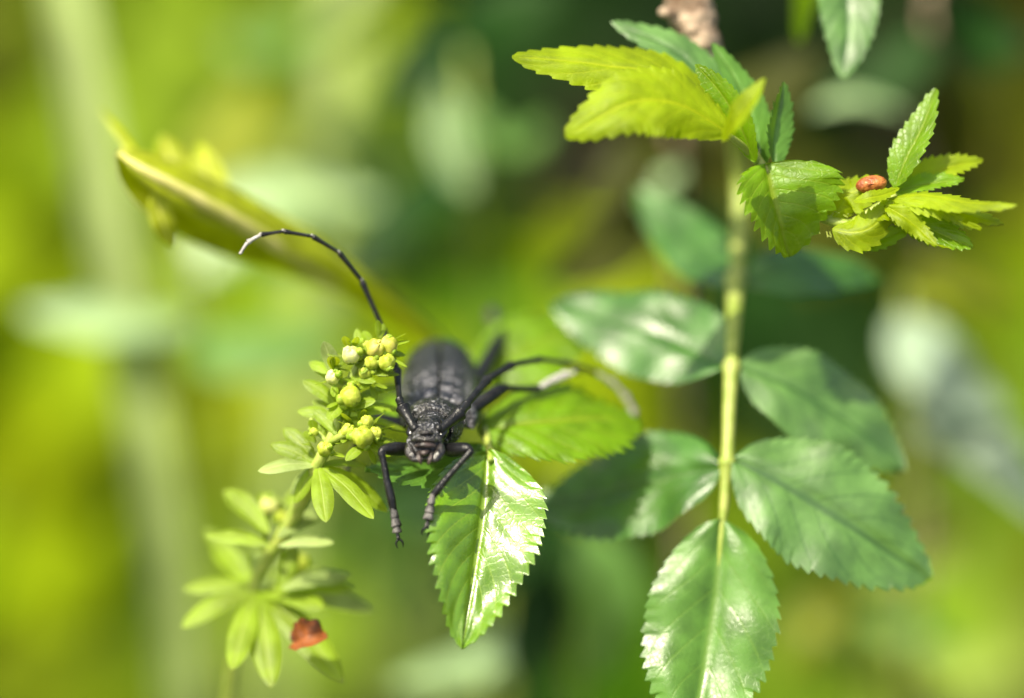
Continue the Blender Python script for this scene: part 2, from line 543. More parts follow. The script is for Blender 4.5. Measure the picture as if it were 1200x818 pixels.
def undergrowth():
    V, F, C = [], [], []

    def put(c, t, n, ln, hw, col):
        s = t.cross(n).normalized()
        n = s.cross(t)
        o = len(V)
        prof = ((0, 0.06, 0), (0.25, 0.8, 0.05), (0.55, 1.0, 0.06), (0.82, 0.6, 0.0), (1.0, 0.03, -0.1))
        for (v, wv, z) in prof:
            for u in (-1, 0, 1):
                V.append(c + t * (ln * (v - 0.5)) + s * (u * wv * hw) + n * (z * ln + abs(u) * wv * hw * 0.22))
                C.append((*col, 1))
        for i in range(4):
            for k in range(2):
                a = o + i * 3 + k
                F.append((a, a + 1, a + 4, a + 3))
    BN = Vector((0, -0.56, 0.83))
    for q in range(9000):
        px, py = R.uniform(-500, 1700), R.uniform(-420, 1250)
        # where this line of sight meets the bank
        lo, hi = 5.0, 120.0
        for _ in range(24):
            md = (lo + hi) / 2
            c = W(px, py, md)
            if c.z < bank(c.x, c.y): hi = md
            else: lo = md
        d = lo - abs(R.gauss(0, 2.6)) - 0.3
        c = W(px, py, d)
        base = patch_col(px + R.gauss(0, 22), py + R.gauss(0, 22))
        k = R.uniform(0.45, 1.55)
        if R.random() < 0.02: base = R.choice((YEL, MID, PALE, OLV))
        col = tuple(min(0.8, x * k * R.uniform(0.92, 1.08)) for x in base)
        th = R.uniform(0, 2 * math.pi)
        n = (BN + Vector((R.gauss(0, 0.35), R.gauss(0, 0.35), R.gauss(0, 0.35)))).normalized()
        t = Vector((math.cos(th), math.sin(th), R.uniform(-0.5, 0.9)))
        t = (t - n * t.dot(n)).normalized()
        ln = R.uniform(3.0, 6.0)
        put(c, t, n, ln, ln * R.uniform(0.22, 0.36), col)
    # short cover over the soil, all the way round
    for q in range(9000):
        x = R.uniform(-130, 130)
        y = R.choice((R.uniform(-60, 14), R.uniform(48, 120), R.uniform(10, 60)))
        if 10 < y < 48 and abs(x) < 11: continue
        z = bank(x, y) + R.uniform(0.6, 3.5)
        th = R.uniform(0, 2 * math.pi)
        t = Vector((math.cos(th), math.sin(th), R.uniform(-0.2, 0.7))).normalized()
        n = Vector((R.gauss(0, 0.4), R.gauss(0, 0.4), 1)).normalized()
        n = (n - t * n.dot(t)).normalized()
        base = R.choice((YEL, LIM, MID, OLV, DRK) if x < 8 else (OLV, MID, DRK, DRK, LIM))
        ln = R.uniform(2.5, 5)
        put(Vector((x, y, z)), t, n, ln, ln * R.uniform(0.12, 0.3), base)
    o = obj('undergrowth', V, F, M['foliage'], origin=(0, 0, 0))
    at = o.data.attributes.new('col', 'FLOAT_COLOR', 'POINT')
    at.data.foreach_set('color', [x for c in C for x in c])
    tag(o, 'blurred mass of yellow green and dark leaves far behind', 'undergrowth', kind='stuff')


undergrowth()


# ------------------------------------------------------------------ herbs standing behind
def herb(label, stem, leaves, mat_stem='stem', rad=0.12):
    """stem: top (px,py,d) -> runs down to the soil"""
    top = W(*stem)
    o = empty('herb_plant', (top.x, top.y + 1.0, bank(top.x, top.y + 1)), label, 'plant', 'herbs out of focus behind the beetle')
    pts = []
    for i in range(7):
        f = i / 6
        pts.append((top.x + 0.5 * math.sin(f * 4), top.y + f * f * 1.0, top.z * (1 - f) + (bank(top.x, top.y + 1) - 1.5) * f, rad * (0.5 + f * 0.7), rad * (0.5 + f * 0.7)))
    V, F = loft_data(pts, 8, ref=(0, 1, 0), n=18)
    obj('stem', V, F, M[mat_stem], o)
    for (mid, hw, nrm, mat) in leaves:
        leaf('leaf', o, mid, hw, nrm, M[mat], cols=5, rows=18, quilt=0.03, wav=0.05, fold=0.1, droop=0.2)
    return o


herb('broad pale bluish green leaves far left, behind the grass blade', (225, 300, 12.5), [
    ([(225, 372, 12), (130, 372, 11), (25, 365, 11)], 58, (-0.1, 0.8, 0.6), 'herb_pale'),
    ([(215, 400, 12), (300, 410, 11.5), (405, 385, 12)], 62, (0.1, 0.7, 0.7), 'herb_mid'),
    ([(225, 330, 12.5), (300, 225, 13), (450, 240, 13)], 60, (0.2, 0.8, 0.6), 'herb_pale'),
    ([(228, 300, 12.5), (250, 200, 14), (300, 90, 15)], 62, (0.1, 0.6, 0.7), 'herb_yel')])
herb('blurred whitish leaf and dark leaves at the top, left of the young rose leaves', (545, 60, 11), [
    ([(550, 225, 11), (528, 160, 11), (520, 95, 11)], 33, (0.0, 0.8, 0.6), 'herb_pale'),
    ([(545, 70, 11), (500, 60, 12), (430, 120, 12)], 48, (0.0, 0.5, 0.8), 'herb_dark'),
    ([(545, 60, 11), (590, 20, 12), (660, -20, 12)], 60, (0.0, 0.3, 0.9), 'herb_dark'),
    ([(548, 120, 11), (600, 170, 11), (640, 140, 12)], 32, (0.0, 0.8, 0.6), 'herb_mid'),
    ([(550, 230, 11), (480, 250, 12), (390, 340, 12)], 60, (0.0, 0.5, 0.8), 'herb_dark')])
herb('blurred leaves painted with a whitish blue sheen at the right edge, behind the hanging rose leaf', (1060, 340, 10), [
    ([(1050, 370, 9.5), (1110, 440, 9), (1180, 480, 9)], 60, (-0.1, 0.7, 0.7), 'herb_sheen'),
    ([(1075, 480, 10), (1160, 520, 9), (1230, 610, 9)], 55, (-0.1, 0.7, 0.7), 'herb_sheen'),
    ([(1060, 350, 10), (1130, 330, 11), (1210, 360, 12)], 50, (0.1, 0.5, 0.8), 'herb_yel')])
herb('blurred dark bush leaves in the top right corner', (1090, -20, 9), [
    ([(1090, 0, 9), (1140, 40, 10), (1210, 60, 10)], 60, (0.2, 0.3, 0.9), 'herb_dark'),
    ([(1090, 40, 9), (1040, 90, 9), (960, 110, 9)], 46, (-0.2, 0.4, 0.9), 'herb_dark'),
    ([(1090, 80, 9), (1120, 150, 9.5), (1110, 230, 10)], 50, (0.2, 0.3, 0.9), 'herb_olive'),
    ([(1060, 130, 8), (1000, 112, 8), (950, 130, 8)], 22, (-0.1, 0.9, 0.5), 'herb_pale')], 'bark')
herb('leaves coloured dark to stand for the shaded gap behind the rose rachis', (790, 150, 9), [
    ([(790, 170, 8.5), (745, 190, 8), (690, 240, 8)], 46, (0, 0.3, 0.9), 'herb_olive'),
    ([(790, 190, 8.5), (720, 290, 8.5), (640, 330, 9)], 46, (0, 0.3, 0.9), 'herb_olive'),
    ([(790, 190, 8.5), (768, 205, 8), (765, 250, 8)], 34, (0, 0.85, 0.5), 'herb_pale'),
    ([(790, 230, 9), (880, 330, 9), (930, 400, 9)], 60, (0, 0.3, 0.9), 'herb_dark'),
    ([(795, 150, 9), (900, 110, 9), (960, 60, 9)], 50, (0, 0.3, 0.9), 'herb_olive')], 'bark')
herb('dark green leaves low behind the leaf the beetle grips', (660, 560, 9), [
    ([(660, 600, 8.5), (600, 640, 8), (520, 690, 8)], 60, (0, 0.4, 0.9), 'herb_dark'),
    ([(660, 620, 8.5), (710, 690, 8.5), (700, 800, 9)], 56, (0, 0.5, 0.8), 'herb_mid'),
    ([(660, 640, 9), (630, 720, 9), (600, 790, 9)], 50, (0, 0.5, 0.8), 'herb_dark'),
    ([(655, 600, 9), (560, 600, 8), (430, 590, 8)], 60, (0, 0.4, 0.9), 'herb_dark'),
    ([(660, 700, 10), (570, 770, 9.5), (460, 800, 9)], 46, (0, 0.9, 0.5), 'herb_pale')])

herb('loose dark and yellow leaves far behind the curled leaf', (360, 10, 17), [
    ([(360, 20, 17), (310, 60, 16), (260, 40, 16)], 34, (0, .6, .8), 'herb_mid'), ([(362, 60, 17), (410, 30, 16), (450, -10, 16)], 26, (0, .4, .9), 'herb_dark'),
    ([(366, 130, 17), (310, 150, 16), (270, 190, 16)], 32, (0, .6, .8), 'herb_yel'), ([(368, 150, 17), (420, 190, 16), (440, 250, 16)], 34, (0, .4, .9), 'herb_dark'),
    ([(372, 250, 17), (330, 300, 16), (270, 310, 16)], 30, (0, .6, .8), 'herb_mid')])
herb('loose yellow green leaves far behind the lower right rose leaflet', (1010, 640, 14), [
    ([(1010, 690, 14), (960, 720, 13), (920, 780, 13)], 34, (0, .6, .8), 'herb_yel'), ([(1010, 700, 14), (1070, 740, 13), (1120, 750, 13)], 34, (0, .6, .8), 'herb_mid'),
    ([(1012, 780, 14), (1060, 800, 13), (1110, 830, 13)], 30, (0, .5, .8), 'herb_olive'), ([(1014, 680, 15), (1090, 640, 15), (1150, 620, 15)], 34, (0, .7, .7), 'herb_yel')])

# the broad grass blade crossing the left of the picture
o = leaf('grass_blade', None, [(225, 1500, 16), (212, 830, 12.5), (180, 560, 11.5), (130, 300, 11.5), (70, -40, 12), (20, -260, 13)], 38,
         (0.25, 0.35, 0.9), M['blade'], rows=40, cols=4, quilt=0, wav=0.02, fold=0.3, droop=0.0, shape=lambda v: 1.0 if v < 0.7 else max(0.0, 1 - ((v - 0.7) / 0.3) ** 1.6))
tag(o, 'broad pale blurred grass blade rising along the left side', 'grass blade')
o = leaf('grass_blade', None, [(300, 1500, 26), (330, 700, 22), (380, 200, 21), (420, -60, 22), (450, -300, 23)], 36,
         (-0.3, 0.4, 0.9), M['blade'], rows=40, cols=4, quilt=0, wav=0.02, fold=0.3, droop=0.0, shape=lambda v: 1.0 if v < 0.7 else max(0.0, 1 - ((v - 0.7) / 0.3) ** 1.6))
tag(o, 'soft pale grass blade far behind the left antenna', 'grass blade')


# ------------------------------------------------------------------ the curled yellow leaf, upper left
def curled():
    base = W(560, 470, 7)
    o = empty('curled_leaf', base, 'blurred yellow green leaf rolled into a gutter behind the left antenna tip', 'leaf')
    mid = [(560, 470, 5.4), (440, 384, 4.0), (345, 318, 2.9), (255, 264, 2.1), (195, 228, 1.7), (158, 198, 1.5), (138, 178, 1.4)]
    rad = [0.36, 0.50, 0.56, 0.52, 0.44, 0.28, 0.08]
    op = [0.22, 0.28, 0.46, 0.62, 0.66, 0.7, 0.6]     # share of the full circle the blade wraps
    P = [(*W(*m), r, a) for m, r, a in zip(mid, rad, op)]
    pts = cr(P, 50)
    V, F, UV = [], [], []
    nc = 21
    for i, p in enumerate(pts):
        c = Vector(p[:3])
        t = (Vector(pts[min(i + 1, 50)][:3]) - Vector(pts[max(i - 1, 0)][:3])).normalized()
        n = N(0.1, 0.9, -0.25)           # ridge of the roll faces up and away
        n = (n - t * n.dot(t)).normalized()
        s = t.cross(n)
        for k in range(nc):
            u = k / (nc - 1) * 2 - 1
            th = u * math.pi * p[4]
            r = p[3] * (1 + 0.06 * noise.noise(Vector((u * 2, i * .12, 3))))
            V.append(c + n * (math.cos(th) * r) + s * (math.sin(th) * r * 0.8))
            UV.append((0.5 + u / 2, i / 50))
    for i in range(50):
        for k in range(nc - 1):
            a = i * nc + k
            F.append((a, a + 1, a + nc + 1, a + nc))
    obj('blade', V, F, M['curl'], o, UV)
    stalk('lit_rim', o, [(140, 180, 1.1, .03), (165, 197, 1.0, .06), (210, 222, 1.2, .085), (265, 252, 1.6, .09), (330, 292, 2.3, .08), (400, 338, 3.2, .03)], M['lit_rim'], n=30)  # cream tube added to paint the sunlit upper edge
    for mid, hw, nrm in (([(225, 235, 2.2), (205, 200, 2.4), (190, 158, 2.6)], 26, (0.2, 0.5, 0.8)), ([(262, 245, 2.5), (246, 210, 2.7), (232, 168, 2.9)], 22, (-0.4, 0.5, 0.7)),
                         ([(165, 200, 1.6), (150, 170, 2.0), (118, 128, 2.6)], 7, (0.2, 0.7, 0.6)), ([(180, 225, 1.4), (192, 262, 1.4), (205, 290, 1.6)], 16, (0.1, 0.4, 0.9))):
        leaf('leaflet', o, mid, hw, nrm, M['curl'], rows=14, cols=3, quilt=0, wav=0.06)


curled()

# ------------------------------------------------------------------ woody stem
def bark_stem():
    b = W(1560, 900, 16)
    b.z = bank(b.x, b.y)
    o = empty('woody_stem', b, 'tan and dark brown woody stem at the top, above the young rose leaves', 'stem')
    pts = [(b.x, b.y, b.z - 0.6, .36, .36), wp(1540, 600, 15, .33), wp(1480, 100, 12, .3), wp(1300, -300, 8, .28), wp(1020, -430, 4.5, .27), wp(830, -260, 2.4, .27),
           wp(790, -100, 1.8, .27), wp(806, 0, 1.5, .27), wp(826, 66, 1.5, .22), wp(840, 112, 1.7, .15), wp(852, 136, 1.9, .1)]
    V, F = loft_data(pts, 16, n=140, rough=0.35, seed=3)
    obj('bark', V, F, M['bark'], o)
    # knots and torn bark flakes
    for i, (px, py, d) in enumerate(((783, 14, 1.25), (812, 34, 1.25), (822, 52, 1.25))):
        V, F = ellipsoid(W(px, py, d), (RT * .12, UP * .07, FW * .06), 6, 10)
        obj('knot', V, F, M['bark'], o)


bark_stem()

# ------------------------------------------------------------------ rose: the leaf hanging on the right
def rose_hanging():
    o = empty('rose_leaf', W(850, 124, 1.95), 'compound rose leaf hanging down on the right with seven leaflets on a yellowish stalk', 'leaf')
    stalk('rachis', o, [(850, 124, 1.95, .07), (862, 156, 2.6, .12), (869, 220, 3.0, .13), (864, 312, 2.4, .105), (862, 330, 2.2, .135), (861, 348, 2.05, .105), (858, 415, 1.3, .09), (857, 430, 1.2, .125), (856, 446, 1.1, .09), (853, 526, .76, .08), (852, 541, .72, .108), (851, 556, .7, .075), (847, 612, .6, .055), (844.5, 640, .56, .040), (843, 664, .54, .022)], M['ystem'], n=100, rough=.14)
    T = dict(teeth=21, depth=0.12, wav=0.06, quilt=0.02)
    leaf('leaflet', o, [(846, 608, .6), (838, 700, 0.4), (822, 800, 0.1), (812, 872, -0.1)], 78, (-0.05, 0.40, 0.9), M['rose'], fold=0.22, droop=0.14, label='pale green terminal leaflet pointing down', **T)
    leaf('leaflet', o, [(858, 538, .7), (930, 575, .65), (1010, 625, .7), (1090, 678, .95)], 78, (-0.10, 0.42, 0.9), M['rose_blue'], fold=0.16, droop=0.16, peak=.45, **T)
    leaf('leaflet', o, [(866, 428, 1.2), (930, 455, 1.3), (1000, 498, 1.45), (1060, 552, 1.6)], 58, (-0.02, 0.5, 0.87), M['rose_blue'], fold=0.16, droop=0.16, **T)
    leaf('leaflet', o, [(872, 332, 2.2), (920, 318, 2.4), (975, 316, 2.8), (1030, 325, 3.2)], 40, (0.1, 0.55, 0.8), M['rose_dark'], fold=0.1, droop=0.16, **T)
    leaf('leaflet', o, [(846, 548, .85), (780, 560, 1.2), (700, 582, 1.65), (622, 592, 2.1)], 66, (-0.14, 0.46, 0.87), M['rose_dark'], fold=0.14, droop=0.16, **T)
    leaf('leaflet', o, [(856, 428, 1.2), (800, 402, 1.7), (725, 378, 2.2), (648, 356, 2.7)], 62, (-0.16, 0.5, 0.85), M['rose_dark'], fold=0.12, droop=0.16, **T)
    leaf('leaflet', o, [(862, 330, 2.2), (825, 300, 3.0), (785, 262, 3.7), (745, 220, 4.2)], 40, (-0.3, 0.45, 0.85), M['rose_dark'], fold=0.12, droop=0.16, **T)


rose_hanging()


# ------------------------------------------------------------------ rose: the leaf the beetle stands on
def rose_perch():
    o = empty('rose_leaf', W(568, 505, 0.9), 'bright green rose leaf under the beetle, its sunlit tip leaflet hanging down', 'leaf')
    stalk('rachis', o, [(575, 540, 0.05, .035), (572, 520, 0.45, .045), (566, 495, 1.0, .05), (558, 455, 2.4, .055), (556, 430, 4.4, .06), (570, 420, 8.0, .08)], M['stem'])
    leaf('leaflet', o, [(572, 528, 0.2), (567, 590, -0.08), (556, 670, -0.38), (541, 760, -0.62)], 68, (0.19, 0.36, 0.91), M['tip'], teeth=23, depth=0.13,
         fold=0.44, droop=0.08, quilt=0.03, pairs=9, peak=.40, asym=-0.02, cols=14, rows=170, wav=0.09, pt=.95, label='tip leaflet hanging down with a white sheen on its right half')
    leaf('leaflet', o, [(560, 504, 0.75), (620, 494, 0.75), (690, 490, 1.0), (750, 494, 1.35)], 70, (0.0, 0.76, 0.65), M['fresh'], teeth=18, depth=0.22,
         fold=0.05, droop=0.12, quilt=0.05, cols=10, peak=.5)
    leaf('leaflet', o, [(566, 520, 0.6), (530, 545, 0.4), (480, 550, 0.2), (428, 548, 0.1)], 55, (0.0, 0.95, 0.32), M['rose'], teeth=17, depth=0.22,
         fold=0.05, droop=0.16, quilt=0.05, cols=10)
    leaf('leaflet', o, [(557, 440, 2.3), (600, 415, 2.3), (650, 395, 2.5), (712, 378, 2.8)], 56, (0.0, 0.62, 0.78), M['fresh'], teeth=15, depth=0.09,
         fold=0.1, droop=0.15)
    leaf('leaflet', o, [(556, 445, 2.9), (500, 455, 3.4), (450, 470, 3.8), (395, 480, 4.2)], 46, (-0.1, 0.75, 0.66), M['fresh'], teeth=15, depth=0.09,
         fold=0.1, droop=0.15)


rose_perch()


# ------------------------------------------------------------------ rose: young shoot at the top right
def rose_shoot():
    o = empty('rose_shoot', W(850, 130, 1.5), 'young yellow green rose shoot with serrated leaves unfolding at the top right', 'shoot')
    stalk('twig', o, [(850, 120, 1.7, .09), (866, 150, .8, .08), (885, 182, .15, .065), (897, 200, .05, .06), (925, 232, .15, .055), (965, 256, .12, .055), (1005, 262, .05, .06), (1036, 240, 0, .05)], M['ystem'], n=50)
    # leaf folding out to the left
    lf = stalk('leaf', o, [(888, 190, .05, .05), (872, 173, -.15, .045), (856, 160, -.4, .035), (848, 154, -.45, .02)], M['ystem'], n=16, label='upper left leaf with long yellow leaflets')
    T = dict(teeth=17, depth=0.16)
    leaf('leaflet', lf, [(862, 158, 0.1), (785, 92, 0.1), (700, 74, 0.05), (600, 66, 0.0)], 38, (0.08, 0.5, 0.85), M['young'], fold=-0.1, droop=0.25, pb=.6, pt=.8, **T)
    leaf('leaflet', lf, [(856, 156, -.5), (800, 122, -.75), (740, 118, -.95), (662, 160, -1.1)], 46, (0.05, 0.42, 0.9), M['young'], fold=0.05, droop=0.25, wav=.05, peak=.5, **T)
    leaf('leaflet', lf, [(868, 160, .35), (835, 105, .5), (790, 58, .6), (716, 26, .7)], 36, (0.35, 0.5, 0.75), M['rose_blue'], fold=0.1, droop=0.15, **T)
    leaf('leaflet', lf, [(846, 165, -.9), (862, 140, -1.1), (878, 118, -1.2), (897, 92, -1.2)], 20, (-0.6, 0.5, 0.6), M['young'], fold=0.25, teeth=9, depth=.1)
    leaf('leaflet', lf, [(890, 198, .1), (884, 150, .25), (866, 100, .4), (834, 50, .5)], 27, (0.5, 0.35, 0.8), M['rose'], fold=0.2, **T)
    leaf('leaflet', lf, [(885, 190, -.1), (868, 150, -.25), (845, 110, -.3), (815, 75, -.25)], 20, (-0.6, 0.5, 0.6), M['fresh'], fold=0.25, **T)
    # small leaves on the node
    leaf('leaf', o, [(908, 195, .1), (907, 165, .2), (912, 130, .25), (919, 96, .25)], 21, (0.7, 0.2, 0.7), M['rose'], teeth=11, depth=.3, fold=0.5, label='narrow upright dark green leaf')
    leaf('leaf', o, [(898, 192, 0), (905, 225, -.1), (915, 262, -.1), (925, 301, .05)], 60, (0.1, 0.45, 0.85), M['fresh'], teeth=12, depth=.2, fold=0.34, asym=-0.32, quilt=.04, pb=.42, peak=.3, label='folded bright green leaf pointing down')
    # bud opening at the right
    tip = stalk('leaf', o, [(1000, 262, .05, .06), (1030, 242, 0, .06), (1050, 228, 0, .035)], M['ystem'], n=12, label='fan of narrow folded yellow leaflets at the twig end')
    leaf('leaflet', tip, [(1048, 220, 0), (1062, 185, 0), (1082, 145, .1), (1097, 103, .2)], 21, (-0.5, 0.25, 0.8), M['fresh'], teeth=11, depth=.26, fold=0.35)
    leaf('leaflet', tip, [(1045, 228, .2), (1080, 208, .25), (1115, 195, .3), (1152, 188, .35)], 18, (-0.1, 0.5, 0.8), M['young'], teeth=13, depth=.36, fold=0.35)
    leaf('leaflet', tip, [(1040, 232, -.1), (1085, 228, -.3), (1135, 236, -.6), (1192, 240, -.9)], 21, (0.05, 0.8, 0.55), M['young'], teeth=13, depth=.3, fold=-0.25)
    leaf('leaflet', tip, [(1036, 238, 0), (1070, 258, -.1), (1105, 275, -.2), (1140, 290, -.3)], 22, (0.1, 0.3, 0.9), M['fresh'], teeth=13, depth=.3, fold=0.3)
    leaf('leaflet', tip, [(1030, 240, -.1), (1055, 262, -.2), (1085, 280, -.25), (1120, 292, -.3)], 13, (0.2, 0.8, 0.5), M['young'], teeth=11, depth=.3, fold=0.3)
    for a, b, hw, nr, mt in (((1042, 232, -.1), (1176, 262, -.7), 15, (.1, .5, .85), 'young'), ((1040, 236, .1), (1150, 268, .1), 17, (-.1, .6, .7), 'young'), ((1044, 228, .1), (1130, 210, .1), 14, (.1, .6, .7), 'fresh'),
                             ((1036, 240, -.2), (1098, 288, -.5), 12, (-.3, .4, .8), 'young'), ((1020, 255, -.1), (1066, 246, -.25), 15, (.2, .6, .8), 'young')):
        leaf('leaflet', tip, [a, ((a[0] * 2 + b[0]) / 3, (a[1] * 2 + b[1]) / 3 - 4, (a[2] + b[2]) / 2), ((a[0] + b[0] * 2) / 3, (a[1] + b[1] * 2) / 3 - 3, (a[2] + b[2]) / 2), b], hw, nr, M[mt], teeth=12, depth=.36, fold=R.uniform(-.4, .4), wav=.1)
    leaf('stipule', o, [(1000, 236, -.2), (1018, 232, -.28), (1036, 228, -.22), (1054, 220, -.1)], 9, (0.0, 0.6, 0.8), M['young'], teeth=9, depth=.3, fold=0.3)
    leaf('stipule', o, [(972, 262, .1), (985, 232, .05), (1004, 222, 0), (1032, 208, .05)], 27, (0.0, 0.5, 0.8), M['young'], teeth=9, depth=.3, fold=-0.3)
    leaf('stipule', o, [(975, 268, -.05), (1000, 272, -.15), (1024, 264, -.2), (1048, 236, -.2)], 22, (0.2, 0.2, 0.9), M['young'], teeth=9, depth=.3, fold=-0.3)
    leaf('stipule', o, [(985, 270, .05), (1010, 282, .1), (1040, 278, .1), (1072, 262, .1)], 13, (0.1, 0.2, 0.9), M['fresh'], teeth=9, depth=.3, fold=0.3)
    # glandular hairs at the fold
    parts = []
    for i in range(22):
        px, py = R.uniform(945, 1000), R.uniform(246, 276)
        ang = R.uniform(-2.6, 0.6) if py < 262 else R.uniform(0.3, 2.8)
        ln = R.uniform(3, 6)
        parts.append(loft_data([wp(px, py, .05, .006), wp(px + ln * math.cos(ang), py + ln * math.sin(ang), 0, .004), wp(px + ln * 1.15 * math.cos(ang), py + ln * 1.15 * math.sin(ang), 0, .011)], 5))
    V, F = join(parts)
    tag(obj('hairs', V, F, M['stem'], o), kind='stuff')


rose_shoot()


def rose_top():
    o = empty('rose_leaf', W(985, -150, 1.8), 'dark bluish rose leaf hanging into the top edge of the photo', 'leaf')
    stalk('rachis', o, [(1020, -428, 4.5, .08), (1010, -330, 3.2, .06), (995, -220, 2.1, .055), (985, -140, 1.7, .05), (986, -70, 1.4, .04)], M['stem'])
    leaf('leaflet', o, [(986, -70, 1.4), (992, -20, 1.3), (994, 35, 1.2), (988, 92, 1.1)], 38, (0.1, 0.35, 0.9), M['rose_blue'], teeth=14, depth=.09, fold=0.2)
    leaf('leaflet', o, [(980, -130, 1.8), (962, -60, 2.6), (945, -10, 3.2), (935, 50, 3.8)], 30, (-0.4, 0.4, 0.8), M['fresh'], teeth=14, depth=.09, fold=0.2)


rose_top()


# ------------------------------------------------------------------ bedstraw on the left
def gshape(v):
    return (math.sin(math.pi / 2 * min(1, v / 0.6)) ** 0.8) if v < 0.6 else max(0.0, math.cos(math.pi / 2 * (v - 0.6) / 0.4)) ** 0.85


def bud(parent, px, py, d, r, axis=(0, 1, 0.3), mat='bud', small=3):
    """a flower bud of four closed petals on a green cup, small unopened buds crowding round it"""
    def one(px, py, d, r, mt, name):
        ax = N(axis[0] + R.uniform(-.5, .5), axis[1], axis[2] + R.uniform(-.3, .3))
        s = ax.cross(FW).normalized()
        u = s.cross(ax)
        ph0 = R.random() * 6

        def fn(ph, th):
            q = 0.84 + 0.22 * abs(math.cos(2 * th + ph0)) ** 0.6 * math.sin(ph) ** 0.7
            if ph < 0.7: q *= 1 - 0.22 * (1 - ph / 0.7) + 0.10 * math.sin(4 * th + ph0)
            return q + 0.10 * noise.noise(Vector((math.cos(th) * 3, math.sin(th) * 3, ph * 3 + ph0)))
        V, F = ellipsoid(W(px, py, d), (s * r, u * r, ax * (r * 1.12)), 12, 24, fn=fn)
        b = obj(name, V, F, M[mt], parent)
        c = W(px, py, d) - ax * (r * .62)
        V, F = ellipsoid(c, (s * r * .78, u * r * .78, ax * (r * .6)), 6, 12, fn=lambda ph, th: 1 + .2 * math.cos(4 * th) * (ph < 1.4))
        obj('cup', V, F, M['gal'], b)
    one(px, py, d, r, mat, 'flower_bud')
    for i in range(small):
        a = R.uniform(0, 6.28)
        q = r * 100 * R.uniform(.8, 1.25)
        one(px + q * math.cos(a), py + q * math.sin(a) * .8, d + R.uniform(-.08, .10), r * R.uniform(.35, .55), 'budgreen', 'flower_bud')


def gleaf(parent, base, tip, hw, nrm, mat='gal', bend=0.15, label=None):
    mx = [(base[i] + tip[i]) / 2 for i in range(3)]
    mx[1] -= bend * math.hypot(tip[0] - base[0], tip[1] - base[1]) * 0.5
    leaf('leaf', parent, [base, tuple(mx), tip], hw, nrm, M[mat], rows=20, cols=4, fold=0.12, droop=0.28, quilt=0, wav=0.02, shape=gshape, label=label)


